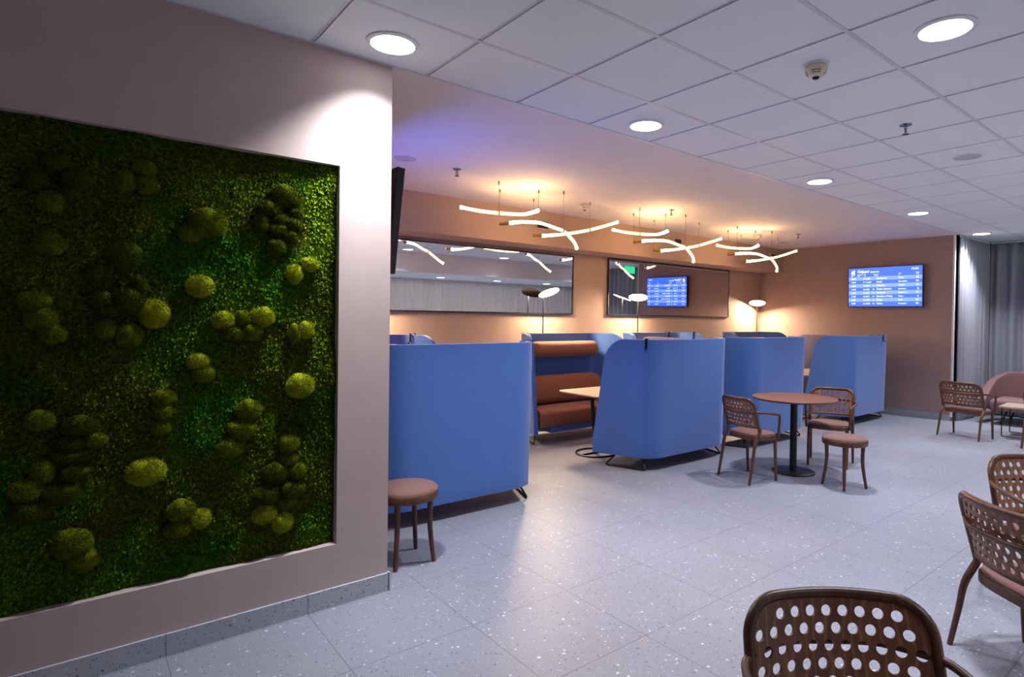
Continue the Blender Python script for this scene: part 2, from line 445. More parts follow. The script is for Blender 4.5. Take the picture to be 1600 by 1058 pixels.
MOUNDS = [(-.001+x, z, a, c) for x, z, a, c in []]
PXM = """89 252 23 14|121 280 23 17|79 314 22 17|110 301 13 15|57 282 19 15|77 381 26 17|227 263 19 13|196 282 16 17|231 288 19 15|327 348 29 23|297 365 17 14|448 306 25 18|423 326 19 14|437 341 17 10|463 331 11 8|435 358 15 11|459 350 13 11|455 369 11 11|433 386 16 14|410 347 11 17|461 428 12 16|485 413 13 12|313 447 21 18|195 399 28 22|151 428 17 15|219 445 12 15|159 469 19 14|202 471 26 22|241 490 24 23|166 515 17 16|202 524 22 18|170 485 17 11|53 471 27 17|64 498 26 19|83 522 22 15|350 500 18 14|380 497 13 12|411 495 18 16|367 520 15 12|395 518 16 14|462 522 10 16|480 516 11 14|310 565 17 13|318 584 17 14|470 603 21 19|257 622 19 13|254 643 17 14|252 669 15 11|389 641 19 16|379 671 22 17|361 700 21 16|452 694 15 15|451 718 15 10|432 739 20 17|465 736 14 13|456 765 21 17|418 773 20 17|449 787 14 10|414 804 19 15|442 817 16 16|228 738 31 21|283 799 23 17|314 811 16 16|279 828 22 13|126 665 30 16|151 688 17 12|110 694 24 11|103 714 25 10|67 738 19 19|41 768 28 18|94 772 31 19|43 802 33 19|115 740 24 14|114 850 31 24|130 876 24 18|62 658 24 16"""
BRIGHT = {20, 21, 22, 28, 35, 37, 42, 44, 41, 58, 59, 62, 60}
DARK = set(range(11, 20)) | {0, 1, 3, 4, 23, 24, 25, 26, 27, 31, 53, 55, 56, 64, 66, 67, 70, 71, 72}
def ray(px, py):
    return (r2*((px-800-87.28)/926.82) - u2*((py-529+21.23)/926.82) + fw)
for k, s_ in enumerate(PXM.split('|')):
    px, py, rx, ry = map(float, s_.split())
    Yp = YW+.02
    d = ray(px, py); t = Yp/d.y; cx, cz = d.x*t, HC+d.z*t
    de = ray(px+rx, py); ax = abs(de.x*Yp/de.y-cx); de = ray(px, py+ry); az = abs(HC+de.z*Yp/de.y-cz)
    ax = ax*1.05
    mb = MB(); rr = random.Random(k); dep = .62*min(ax, az)+.018; ph = rr.uniform(0, 6)
    nr, ns = 14, 30; rws = []
    for i in range(nr+1):
        th = (PI*.56)*(1-i/nr)+.02
        rws.append([])
        for j in range(ns):
            p = 2*PI*j/ns; lump = 1+.05*math.sin(3*p+ph)+.03*math.sin(5*p+ph*2); dl_ = 1+.03*math.sin(3*th+2*p+ph)*math.sin(th)
            rws[-1].append((ax*math.sin(th)*math.cos(p)*lump, -dep*math.cos(th)*dl_-.006, az*math.sin(th)*math.sin(p)*lump))
    mb.grid(rws, close_u=True); mb.cap(rws[0], True); mb.cap(rws[-1])
    mt = mound_m[1] if k in BRIGHT else mound_m[2] if k in DARK else mound_m[0]
    o = mb.build('moss_mound', mt, moss, angle=180)
    o.location = (cx, -.015, cz-.31)
    # short pile on the mound itself
    nq = int(1500*(ax*az)/(.045*.04))+250
    ct = np.sqrt(rng.uniform(0.0, 1, nq)); th = np.arccos(np.clip(ct, -.1, 1)); p = rng.uniform(0, 2*PI, nq)
    nrm = np.stack([np.sin(th)*np.cos(p), -np.cos(th), np.sin(th)*np.sin(p)], 1)
    pos = nrm*np.array([ax, dep, az])*1.0+np.array([0, -.004, 0])
    dirn = nrm+rng.normal(0, .35, (nq, 3)); L = rng.uniform(.003, .0075, nq)[:, None]
    sd = np.cross(dirn, rng.normal(0, 1, (nq, 3))); sd = sd/np.linalg.norm(sd, axis=1)[:, None]*.0011
    Vq = np.stack([pos-sd, pos+sd, pos+dirn*L+sd*.3, pos+dirn*L-sd*.3], 1)
    q = quads('moss_pile', Vq, np.zeros(nq), [mt], o); q['kind'] = 'stuff'

# ------------------------------------------------------------------ mirrors
def mirror(x0, x1, z0, z1, label):
    t = thing('wall_mirror', label, 'mirror', ((x0+x1)/2, YB-.001, z0), 0, None)
    t.rotation_euler = (math.radians(.36), 0, 0)
    w = (x1-x0)/2; h = z1-z0; f = .016
    MB().box(-w+f, w-f, -.022, -.008, f, h-f).build('mirror_glass', M['mirror'], t, smooth=False)
    MB().box(-w, w, -.03, -.004, 0, f).box(-w, w, -.03, -.004, h-f, h).box(-w, -w+f, -.03, -.004, f, h-f).box(w-f, w, -.03, -.004, f, h-f).build('mirror_frame', M['black_plastic'], t, smooth=False)
mirror(2.35, 5.385, 1.515, 2.33, 'long thin-framed mirror reflecting the white sheer curtain')
mirror(6.06, 9.07, 1.515, 2.355, 'long dark-edged mirror reflecting the lit blue departures screen')

# ------------------------------------------------------------------ screens
def text_mesh(s, size, x, z, align='LEFT'):
    cu = bpy.data.curves.new('t', 'FONT'); cu.body = s; cu.size = size; cu.align_x = align; cu.extrude = 0.0
    o = bpy.data.objects.new('t', cu); COL.objects.link(o)
    dg = bpy.context.evaluated_depsgraph_get(); me = bpy.data.meshes.new_from_object(o.evaluated_get(dg))
    vv = [(v.co.x+x, v.co.y+z) for v in me.vertices]; ff = [tuple(p.vertices) for p in me.polygons]
    bpy.data.objects.remove(o); bpy.data.curves.remove(cu); bpy.data.meshes.remove(me)
    return vv, ff
M['scr'] = emit('screen_blue', (.045, .13, .95), SCREEN)
M['scr2'] = emit('screen_row_light_blue', (.16, .27, 1.0), SCREEN*1.1)
M['tvscr'] = emit('television_picture', (.10, .16, .95), 6.0)
M['scr_txt'] = emit('screen_white_text', (.80, .88, 1.0), SCREEN*1.5)
def departures():
    # local: x to the viewer's right on the face, z up; face looks along -y
    w, h = 1.145, .655
    t = thing('departures_screen', 'lit blue departures screen mounted on the dark taupe end wall', 'screen', (XR-.105, 4.035, 1.712), -PI/2)
    t.rotation_euler = (math.radians(1.5), 0, -PI/2)
    MB().box(-w/2, w/2, 0, .045, 0, h).build('bezel', M['black_plastic'], t, smooth=False, bevel=.004)
    MB().box(-.22, .22, .045, .095, .2, .5).build('wall_bracket', M['black'], t, smooth=False)
    a = .014
    MB().box(-w/2+a, w/2-a, -.002, .001, a, h-a).build('display', M['scr'], t, smooth=False)
    rows_ = MB(); rh = .058; ztop = h-a-.145
    for k in range(0, 8, 2): rows_.box(-w/2+a, w/2-a, -.0032, -.002, ztop-rh*(k+1), ztop-rh*k)
    rows_.build('row_band', M['scr2'], t, smooth=False)
    def put(name, items):
        for s_, sz, x, z, al in items:
            mb = MB(); vv, ff = text_mesh(s_, sz, x, z, al)
            mb.v = [(x_, -.0045, z_) for x_, z_ in vv]; mb.f = ff
            mb.build(name, M['scr_txt'], t, smooth=False)
    L = -w/2+.055
    put('header_lettering', [('Odjezd', .062, L+.10, h-.092, 'LEFT'), ('departure', .036, L+.30, h-.092, 'LEFT'), ('11:41', .05, w/2-.06, h-.075, 'RIGHT')])
    ic = MB(); pl = [(0, .018), (.05, .018), (.05, .006), (0, .006)]
    ic.v = [(L+x_, -.0045, h-.105+z_) for x_, z_ in ((0, 0), (.058, 0), (.058, .012), (.036, .016), (.06, .03), (.055, .06), (.0, .036), (.02, .016), (0, .012))]
    ic.f = [tuple(range(9))]
    ic.build('header_icon', M['scr_txt'], t, smooth=False)
    hd = []
    for s1, s2, x in (('Odjezd', 'Dep.', L), ('Zpoždění', 'Delay', L+.10), ('Vlak', 'Train', L+.20), ('Linka Cíl', 'To destin.', L+.36), ('Směr', 'Via', L+.735), ):
        hd += [(s1, .021, x, h-.13, 'LEFT'), (s2, .017, x, h-.152, 'LEFT')]
    hd += [('Kolej', .021, w/2-.06, h-.125, 'RIGHT'), ('Track', .017, w/2-.06, h-.147, 'RIGHT')]
    put('column_lettering', hd)
    data = [('10:40', 'Os 26050', '', 'Strakonice', 'Ražice', '2B'), ('10:42', 'R 11 66427', '', 'Nusle', 'Bohumilice', '2M'), ('11:28', 'Os 28237', 'S1', 'Milevsko', 'Protivín', '1A'),
            ('11:46', 'Os 6228', 'S2', 'České Velenice', 'Borovany', '3J'), ('11:52', 'Os 2737', 'S3', 'Rumburk', 'Veselí n. L.', '1A'), ('11:55', 'Os 8078', 'R1', 'Benešov u Prahy', 'Tábor', '1J'),
            ('12:02', 'Os 18207', 'S4', 'Český', 'Kájov', '5A'), ('12:04', 'Os 28078', 'S5', 'Volary', 'Prachatice', '5M')]
    for k, (a1, b1, c1, d1, e1, f1) in enumerate(data):
        z = ztop-rh*(k+1)+.017; s_ = .034
        it = [(a1, s_, L, z, 'LEFT'), (b1, .028, L+.195, z, 'LEFT'), (d1, s_*1.08, L+.405, z, 'LEFT'), (e1, .029, L+.735, z, 'LEFT'), (f1, s_, w/2-.06, z, 'RIGHT')]
        if c1: it.append((c1, .028, L+.345, z, 'LEFT'))
        put('row_lettering', it)
departures()

# tv seen almost edge-on, tilted down, facing into the alcove
tv = thing('television', 'flat television on a wall arm seen from its dark edge beside the moss wall', 'television', (1.565, 4.22, 1.735))
tv.rotation_euler = (0, math.radians(5.0), 0)
tw = 1.22; th_ = .685
MB().box(-.028, .028, -tw/2, tw/2, 0, th_).build('housing', M['black_plastic'], tv, smooth=False, bevel=.006)
MB().box(-.06, -.028, -tw/2+.12, tw/2-.12, .08, th_-.14).build('back_cover', M['black_plastic'], tv, smooth=False, bevel=.012)
MB().box(.0282, .030, -tw/2+.012, tw/2-.012, .014, th_-.012).build('display', M['tvscr'], tv, smooth=False)
MB().box(-.09, -.06, -.2, .2, .18, .52).box(-.33, -.09, -.04, .04, .3, .38).box(-.36, -.33, -.12, .12, .2, .48).build('wall_arm', M['black'], tv, smooth=False)

# ------------------------------------------------------------------ ceiling fittings
HOUS = MB().lathe([(.125, 0), (.125, -.006), (.112, -.012), (.104, -.010)], 40, cap0=False, cap1=False)
def downlight_proto():
    t = thing('ceiling_downlight', 'x', 'ceiling light', (0, 0, -10))
    HOUS.build('trim_ring', M['white'], t)
    MB().lathe([(.105, -.0095), (.002, -.0095)], 40, cap0=False).build('diffuser', M['diff'], t)
    la = bpy.data.lights.new('downlight_lamp', 'AREA'); la.shape = 'DISK'; la.size = .2; la.energy = DOWN_W
    la.color = (.90, .93, 1.0); la.spread = math.radians(DOWN_SPREAD)
    lo = bpy.data.objects.new('lamp', la); COL.objects.link(lo); lo.parent = t; lo.location = (0, 0, -.0115)
    return t
dl = downlight_proto(); first = [True]
def downlight(x, y, z, label, group=None):
    if first[0]:
        dl.location = (x, y, z); dl['label'] = label; first[0] = False; o = dl
        if group: o['group'] = group
    else:
        o = dup(dl, (x, y, z), 0, label, group)
        if not group and 'group' in o: del o['group']
    return o
GR = 'round downlights in the tiled ceiling'
for x, lb in ((1.196, 'round lit downlight beside the top corner of the moss wall'), (2.996, 'round lit downlight second along the tile edge from the moss wall'),
              (5.396, 'round lit downlight third along the tile edge, above the cafe table'), (7.796, 'round lit downlight fourth along the tile edge, small and far'),
              (10.196, 'round lit downlight above the grey curtain corner')):
    downlight(x, 2.77, H, lb, GR)
downlight(2.996, .97, H, 'large round lit downlight nearest the viewer, behind the smoke detector', GR)
for x in (5.396, 7.796, 10.196):
    downlight(x, .97, H, 'round downlight of the inner row reflected in the long mirror', GR)
for x in (2.0, 3.8, 5.5, 7.2, 8.9, 10.6, 12.3):  # a few show in the mirror; the rest are unseen, added for fill
    downlight(x, -1.0, ZS, 'round downlight in the low window ceiling, its row lengthened with unseen fill lamps', 'window side downlights')

def smoke(x, y, label, z=H, s=1.0):
    t = thing('smoke_detector', label, 'smoke detector', (x, y, z), 0, 'smoke detectors on the ceilings')
    MB().lathe([(.062*s, 0), (.062*s, -.010*s)], 28).build('mounting_base', M['white'], t)
    MB().lathe([(.05*s, -.010*s), (.056*s, -.02*s), (.053*s, -.036*s), (.036*s, -.062*s), (.018*s, -.066*s)], 32).build('body', M['cream_plastic'], t)
    sl = MB()
    for k in range(12):
        if k % 3 == 2: continue
        for zz, rr in ((-.043*s, .0495*s), (-.052*s, .0435*s)):
            a0, a1 = 2*PI*k/12+.03, 2*PI*(k+1)/12-.03
            A = [(rr*math.cos(a), rr*math.sin(a), zz+dz) for dz in (-.0022*s, .0022*s) for a in (a0, (a0+a1)/2, a1)]
            o = len(sl.v); sl.v += A; sl.f += [(o, o+1, o+4, o+3), (o+1, o+2, o+5, o+4)]
    sl.build('vent_slot', M['dark'], t)
    MB().lathe([(.018*s, -.066*s), (.014*s, -.074*s), (.004*s, -.076*s)], 16).build('indicator', M['dark'], t)
smoke(2.93, 1.535, 'cream smoke detector on the tiled ceiling near the large downlight')
smoke(4.56, 5.15, 'smoke detector on the alcove ceiling near the first glowing tubes')
smoke(8.106, 5.13, 'smoke detector on the alcove ceiling over the last glowing tubes')

def sprinkler(x, y, label):
    t = thing('fire_sprinkler', label, 'sprinkler', (x, y, H), 0, 'ceiling sprinklers')
    MB().lathe([(.038, 0), (.036, -.006), (.014, -.010)], 24).build('escutcheon', M['chrome'], t)
    bd = MB().lathe([(.009, -.010), (.009, -.026)], 12)
    bd.tube(fillet([(.010, 0, -.024), (.017, 0, -.04), (.004, 0, -.062)], .01), .003, 6).tube(fillet([(-.010, 0, -.024), (-.017, 0, -.04), (-.004, 0, -.062)], .01), .003, 6)
    bd.build('frame_arms', M['chrome'], t)
    MB().lathe([(.004, -.03), (.004, -.058)], 8).build('bulb', plain('sprinkler_bulb_red', (150, 40, 40), .2), t)
    MB().lathe([(.022, -.062), (.022, -.065)], 20).build('deflector', M['chrome'], t)
sprinkler(4.263, 1.602, 'chrome sprinkler head hanging from the square ceiling tiles')
sprinkler(2.65, 4.724, 'sprinkler head on the alcove ceiling near the television')
sprinkler(5.548, 4.693, 'sprinkler head on the alcove ceiling above the middle tubes')
sprinkler(8.462, 4.667, 'sprinkler head on the alcove ceiling past the last tubes')

def speaker(x, y, label):
    t = thing('ceiling_speaker', label, 'speaker', (x, y, H), 0, 'round ceiling speakers')
    MB().lathe([(.105, 0), (.103, -.005), (.095, -.005)], 40, cap1=False).build('rim', M['white'], t)
    MB().lathe([(.095, -.004), (.05, -.0055), (.002, -.006)], 40, cap0=False).build('grille', plain('speaker_mesh', (186, 182, 188), .7, noise=.12, nscale=400), t)
speaker(5.432, 1.584, 'flat round speaker grille in the tiled ceiling')
speaker(2.147, 4.70, 'flat round speaker grille on the alcove ceiling beside the television')
speaker(9.2, 5.324, 'flat round speaker grille on the alcove ceiling near the far corner')

for x, zc, w, lb in ((4.50, 2.62, .2, 'ventilation grille on the bulkhead behind the first tubes'), (7.10, 2.65, .18, 'ventilation grille on the bulkhead behind the middle tubes'),
                    (9.76, 2.63, .2, 'ventilation grille on the bulkhead beside the far corner')):
    t = thing('vent_grille', lb, 'vent', (x, YBULK, zc), 0, 'bulkhead ventilation grilles'); q = w/2; hh = .05
    MB().box(-q, q, -.012, 0, hh-.008, hh).box(-q, q, -.012, 0, -hh, -hh+.008).box(-q, -q+.012, -.012, 0, -hh+.008, hh-.008).box(q-.012, q, -.012, 0, -hh+.008, hh-.008).build('grille_frame', M['wall'], t, smooth=False)
    MB().box(-q+.012, q-.012, -.004, -.001, -hh+.008, hh-.008).build('backing', M['dark'], t, smooth=False)
    sl = MB()
    for k in range(5): sl.box(-q+.012, q-.012, -.010, -.005, -hh+.014+k*.017, -hh+.018+k*.017)
    sl.build('louvres', M['black_plastic'], t, smooth=False)

es = thing('exit_sign', 'green lit exit sign hanging near the grey curtain, seen in the mirror', 'exit sign', (11.0, 1.95, 2.58))
MB().box(-.17, .17, -.02, .02, 0, .17).build('sign_box', M['exit'], es, smooth=False, bevel=.004)
MB().box(-.12, -.11, -.005, .005, .17, H-2.58).box(.11, .12, -.005, .005, .17, H-2.58).build('hanger', M['white'], es, smooth=False)

# ------------------------------------------------------------------ glowing tube pendants
TUBES = [
 ('curved lit glass tube, smile-shaped upper one', [(2.807, 4.919, 2.491), (2.981, 4.894, 2.478), (3.19, 4.865, 2.477), (3.425, 4.832, 2.490), (3.525, 4.818, 2.511), (3.626, 4.804, 2.55)], [(3.626, 4.804, 2.55), (3.672, 4.86, 2.568), (3.71, 4.91, 2.58)], True, [(3.19, 4.865, 2.477)]),
 ('arched lit glass tube bending down', [(3.47, 5.078, 2.438), (3.542, 4.996, 2.446), (3.668, 4.904, 2.446), (3.747, 4.851, 2.430), (3.846, 4.805, 2.398), (3.936, 4.779, 2.373), (4.016, 4.775, 2.324), (4.101, 4.784, 2.262), (4.161, 4.821, 2.216)], [(3.47, 5.078, 2.438), (3.44, 5.12, 2.433), (3.40, 5.165, 2.428)], False, [(3.936, 4.779, 2.373)]),
 ('nearly straight lit glass tube rising', [(4.032, 5.265, 2.380), (4.239, 5.168, 2.407), (4.534, 5.031, 2.473), (4.838, 4.889, 2.580)], [(4.032, 5.265, 2.38), (3.99, 5.285, 2.379), (3.94, 5.305, 2.378)], False, [(4.534, 5.031, 2.473)]),
]
WHERE = ['in the pendant cluster nearest the television', 'in the middle pendant cluster', 'in the pendant cluster nearest the departures screen']
def tube_uv(o, path, rev):
    me = o.data; uvl = me.uv_layers.new(name='UVMap'); P = [Vector(p) for p in path]; n = len(P)-1
    for lp in me.loops:
        v = me.vertices[lp.vertex_index].co
        k = min(range(len(P)), key=lambda i: (P[i]-v).length_squared)/n
        uvl.data[lp.index].uv = ((1-k) if rev else k, .5)
for ti, (desc, path, cap_, rev, hang) in enumerate(TUBES):
    base = Vector(path[len(path)//2]); proto = None
    t = thing('pendant_light', desc+' '+WHERE[0], 'pendant light', base, 0, 'glowing tube pendants')
    loc = lambda p: Vector(p)-base
    sp = smooth_path([loc(p) for p in path], 6)
    n = len(sp); rad = [.0160]*n
    o = MB().tube(sp, rad, 12).build('glass_tube', M['tube'], t); tube_uv(o, sp, rev)
    e = sp[0] if rev else sp[-1]; e2 = sp[1] if rev else sp[-2]; dv = (e-e2).normalized()
    er = MB().tube([e-dv*.012, e+dv*.006], .0195, 14).build('end_ring', M['tube'], t); tube_uv(er, sp, rev)
    MB().tube(smooth_path([loc(p) for p in cap_], 3), .0172, 14).build('lamp_cap', M['brass'], t)
    hp = loc(hang[0]); kk = min(range(1, n-1), key=lambda i: (sp[i]-hp).length); dv = (sp[kk+1]-sp[kk-1]).normalized()
    MB().tube([sp[kk]-dv*.008, sp[kk]+dv*.008], .0178, 14).build('clamp', M['brass'], t)
    wz = H-base.z
    tips = [sp[kk], loc(cap_[-1])]
    for q in tips:
        MB().tube([(q.x, q.y, q.z), (q.x, q.y, wz-.03)], .0016, 5).build('suspension_wire', M['brass'], t)
    an = MB()
    for q in tips: an.lathe([(.008, wz), (.008, wz-.03), (.004, wz-.036)], 10, q.x, q.y)
    an.build('ceiling_anchor', M['brass'], t)
    for g_ in (1, 2):
        dup(t, (base.x+1.99*g_, base.y, base.z), 0, desc+' '+WHERE[g_], 'glowing tube pendants')

# ------------------------------------------------------------------ booth sofas
def upath(hw, R, splay, L, nW=9, nC=9, nB=13, inset=.0):
    a = math.radians(splay); pts = []
    turn = PI/2-a
    # right half from the middle of the back, mirrored afterwards
    cx, cy = hw-R, R
    half = [(cx*k/(nB//2), 0) for k in range(nB//2)]
    for k in range(nC+1):
        t = turn*k/nC; half.append((cx+R*math.sin(t), cy-R*math.cos(t)))
    ex, ey = half[-1]; d = (math.cos(turn), math.sin(turn))
    for k in range(1, nW+1): half.append((ex+d[0]*L*k/nW, ey+d[1]*L*k/nW))
    left = [(-x, y) for x, y in reversed(half[1:])]
    return left+half
def shell_mb(hw, R, splay, zb, zt, Lb, Lt, rtop, taper=.03, nz_=22):
    mb = MB(); rows_ = []
    zs_ = [zb+(zt-zb)*k/12 for k in range(12)]
    zs_ = [z for z in zs_ if z < zt-rtop-.02]+[zt-rtop*(1-math.sin(PI/2*k/10)) for k in range(11)]
    for z in zs_:
        f = (z-zb)/(zt-zb); L = Lb+(Lt-Lb)*f
        if z > zt-rtop: L -= rtop-math.sqrt(max(0, rtop**2-(z-zt+rtop)**2))
        if z < zb+.03: L -= .02*(1-(z-zb)/.03)
        ins = taper*(1-f)
        rows_.append([(x*(1-ins/hw*.8), y+ins*(.5 if abs(x) < hw*.9 else 0), z) for x, y in upath(hw, R, splay, L)])
    return mb.grid(rows_)
def make_sofa():
    t = thing('booth_sofa', 'x', 'sofa', (0, 0, 0), 0, 'high-backed blue booth sofas')
    sh = shell_mb(.65, .19, 22, .125, 1.27, .53, .34, .19)
    sh.build('shell', M['blue'], t, angle=60, solid=.05, bevel=.012)
    # seat block with rounded front
    def block(z0, z1, y0, y1, x0, x1, r, grow):
        mb = MB(); prof = []
        # profile in y-z, extruded in x, wider towards the front between the splayed wings
        pr = [(y0, z0), (y1-r, z0)] + [(y1-r+r*math.sin(q), z0+r-r*math.cos(q)) for q in [PI/8*k for k in range(1, 4)]] + [(y1, (z0+z1)/2)] + \
             [(y1-r+r*math.cos(q), z1-r+r*math.sin(q)) for q in [PI/8*k for k in range(0, 5)]] + [((y0+y1)/2, z1+.012), (y0, z1)]
        rows_ = []
        for k in range(9):
            f = k/8*2-1; rows_.append([(f*(x0+(grow*(y-y0)/(y1-y0))), y, z) for y, z in pr])
        mb.grid(rows_, close_u=True); mb.cap(rows_[0], True); mb.cap(rows_[-1]); return mb
    block(.20, .40, .10, .60, .585, .5, .055, .155).build('seat_cushion', M['brown'], t, angle=50)
    MB().box(-.57, .57, .06, .57, .135, .205).build('base_rail', M['blue'], t, smooth=False, bevel=.01)
    bc = MB(); pr = [(.06, .42), (.24, .41), (.275, .47), (.235, .62), (.185, .745), (.14, .765), (.05, .74)]
    rows_ = []
    for k in range(11):
        f = k/10*2-1; e = 1-.10*max(0, abs(f)-.8)/.2
        rows_.append([(f*(.55+.10*(y-.06)/.2), y*e if y > .1 else y, .42+(z-.42)*e) for y, z in pr])
    bc.grid(rows_, close_u=True); bc.cap(rows_[0], True); bc.cap(rows_[-1])
    bc.build('back_cushion', M['brown'], t, angle=70, bevel=0, subsurf=1)
    ro = MB(); R_ = .098; prof = []
    path_ = []; rad_ = []
    for k in range(9):
        q = PI/2*k/8; path_.append((-.46-.075*math.cos(q), .125, 1.075)); rad_.append(max(.004, R_*math.sin(q)))
    for k in range(9):
        q = PI/2*(1-k/8); path_.append((.46+.075*math.cos(q), .125, 1.075)); rad_.append(max(.004, R_*math.sin(q)))
    ro.tube(path_, rad_, 22).build('head_roll', M['brown'], t, angle=60)
    for s in (-1, 1):
        lg = MB(); A = (s*.60, .06, .0); B = (s*.74, .48, 0)
        pth = fillet([(s*.56, .16, .14), (A[0], A[1], .009), (B[0], B[1], .009), (s*.66, .38, .14)], .03, 4)
        lg.tube(pth, .0085, 8).build('sled_leg', M['black'], t)
    return t
def hook(parent, x, y, ang, z=1.27, inside=False):
    mb = MB(); w = .012
    pth = [(0, -.036, -.07), (0, -.036, .004), (0, .036, .004), (0, .036, -.09), (0, .055, -.10), (0, .06, -.085)]
    rows_ = []
    for (a, b_, c_) in pth: rows_.append([(-w, b_, c_+.008), (w, b_, c_+.008)])
    mb.grid(rows_)
    o = mb.build('coat_hook', M['black'], parent, smooth=False, solid=.005)
    o.location = (x, y, z); o.rotation_euler = (0, 0, ang); return o
sofa0 = make_sofa()
YN, YF = 3.80, 5.92
SOF = [(2.24, YN, 0, 'blue booth sofa nearest, its broad back beside the stool at the moss wall'),
       (4.85, YN, 0, 'blue booth sofa whose back and slanted wing stand beside the perforated cafe chair'),
       (6.55, YN, 0, 'blue booth sofa behind the round cafe table, third along the front row'),
       (9.0, YN, 0, 'blue booth sofa at the far end of the front row, by the taupe wall'),
       (2.10, YF, PI, 'booth sofa at the moss wall end of the back row, only its wing top showing'),
       (4.83, YF, PI, 'booth sofa against the back wall with rust brown seat and head roll showing'),
       (6.57, YF, PI, 'booth sofa against the back wall below the second floor lamp, brightly lit inside'),
       (8.92, YF, PI, 'booth sofa against the back wall below the farthest floor lamp')]
sofas = []
for i, (x, y, r, lb) in enumerate(SOF):
    if i == 0:
        o = sofa0; o.location = (x, y, 0); o['label'] = lb
    else: o = dup(sofa0, (x, y, 0), r, lb)
    sofas.append(o)
hook(sofas[0], .60, .075, R_(-125))
hook(sofas[1], -.60, .075, R_(125))
hook(sofas[3], .36, .0, R_(180))
hook(sofas[4], -.645, .14, R_(-68))
hook(sofas[5], .60, .075, R_(-125))
hook(sofas[6], -.38, .0, 0); hook(sofas[6], -.70, .26, R_(-68))

# end screens closing two booths
def screen_panel(x, y, w, label):
    t = thing('privacy_panel', label, 'privacy panel', (x, y, 0), 0, 'upholstered end panels between facing booth sofas')
    mb = MB(); pts = []
    z0, z1, r = .14, 1.24, .13
    for cx, cz, a0 in ((w-r, z1-r, 0), (-w+r, z1-r, 90), (-w+.03, z0+.03, 180), (w-.03, z0+.03, 270)):
        rr = r if cz > .5 else .03
        for k in range(7):
            a = math.radians(a0+15*k); pts.append((0, cx+rr*math.cos(a), cz+rr*math.sin(a)))
    mb.cap(pts); mb.build('panel', M['greyblue'], t, angle=50, solid=.05, bevel=.015)
    lg = MB()
    for yy in (-.4, .4): lg.tube(fillet([(-.16, yy, .008), (.16, yy, .008)], .01), .008, 8); lg.tube([(0, yy, .008), (0, yy, .15)], .008, 8)
    lg.build('foot', M['black'], t)
screen_panel(5.72, 4.885, .43, 'grey lilac end panel between the two middle booths, just its curved top showing')
screen_panel(9.925, 4.93, .52, 'grey lilac end panel behind the pale table edge of the farthest booth')

def booth_table(x, y, label, z=.67, hx=.68, hy=.36):
    t = thing('booth_table', label, 'table', (x, y, 0), 0, 'pale oak tables in the booths')
    def ring(z_, ins):
        pts = []; r = .11-ins*.5
        for sx, sy, a0 in ((1, 1, 0), (-1, 1, 90), (-1, -1, 180), (1, -1, 270)):
            for k in range(7):
                a = math.radians(a0+15*k); pts.append((sx*(hx-ins-r)+r*math.cos(a), sy*(hy-ins-r)+r*math.sin(a), z_))
        return pts
    mb = MB(); rr = [ring(z-.022, .03), ring(z-.012, .004), ring(z-.003, 0), ring(z, .003)]
    mb.grid(rr, close_u=True); mb.cap(rr[0], True); mb.cap(rr[-1]); mb.build('table_top', M['oak'], t, angle=30)
    for s in (-1, 1):
        lg = MB(); lg.tube([(s*.46, 0, z-.022), (s*.40, 0, .012)], [.022, .017], 12)
        lg.build('leg', M['black'], t)
    for s in (-1, 1):
        rg = MB(); rg.tube([(s*.40+.21*math.cos(2*PI*k/40), .21*math.sin(2*PI*k/40), .009) for k in range(40)], .009, 8, closed=True)
        rg.tube([(s*.40-.21, 0, .009), (s*.40+.21, 0, .009)], .009, 8)
        rg.build('ring_base', M['black'], t)
booth_table(4.78, 4.72, 'pale oak booth table in front of the rust brown seat')
booth_table(9.0, 4.72, 'pale oak booth table at the farthest booth, in front of the end panel', hx=.70)

# ------------------------------------------------------------------ floor lamps
def floor_lamp(x, label, tilt, ry):
    t = thing('floor_lamp', label, 'floor lamp', (x, 6.14, 0), 0, 'disc floor lamps along the back wall')
    MB().lathe([(.12, 0), (.12, .012), (.02, .018)], 32).build('base', M['black'], t)
    MB().tube([(0, 0, .015), (0, 0, 1.78)], .0075, 10).build('pole', M['black'], t)
    d = MB().lathe([(.141, -.006), (.143, 0), (.141, .006), (.06, .016), (.015, .018)], 40, cap0=False).build('lamp_disc', M['black'], t)
    MB().lathe([(.137, -.0065), (.002, -.0065)], 40, cap0=False).build('diffuser', M['lampdisc'], d)
    d.location = (0, 0, 1.795); d.rotation_euler = (tilt, ry, math.atan2(6.14, x)-PI/2)
    return d
d = floor_lamp(4.735, 'black disc floor lamp in front of the sheer-curtain mirror, disc tilted', R_(-15), R_(-20)); d.location = (.075, -.02, 1.80)
floor_lamp(6.53, 'black disc floor lamp glowing in front of the mirrored departures screen', R_(-19), 0)
floor_lamp(9.72, 'black disc floor lamp glowing in the far corner below the bulkhead', R_(-19), 0)
floor_lamp(2.42, 'disc floor lamp hidden behind the moss wall, its glow on the back wall', R_(-19), 0)

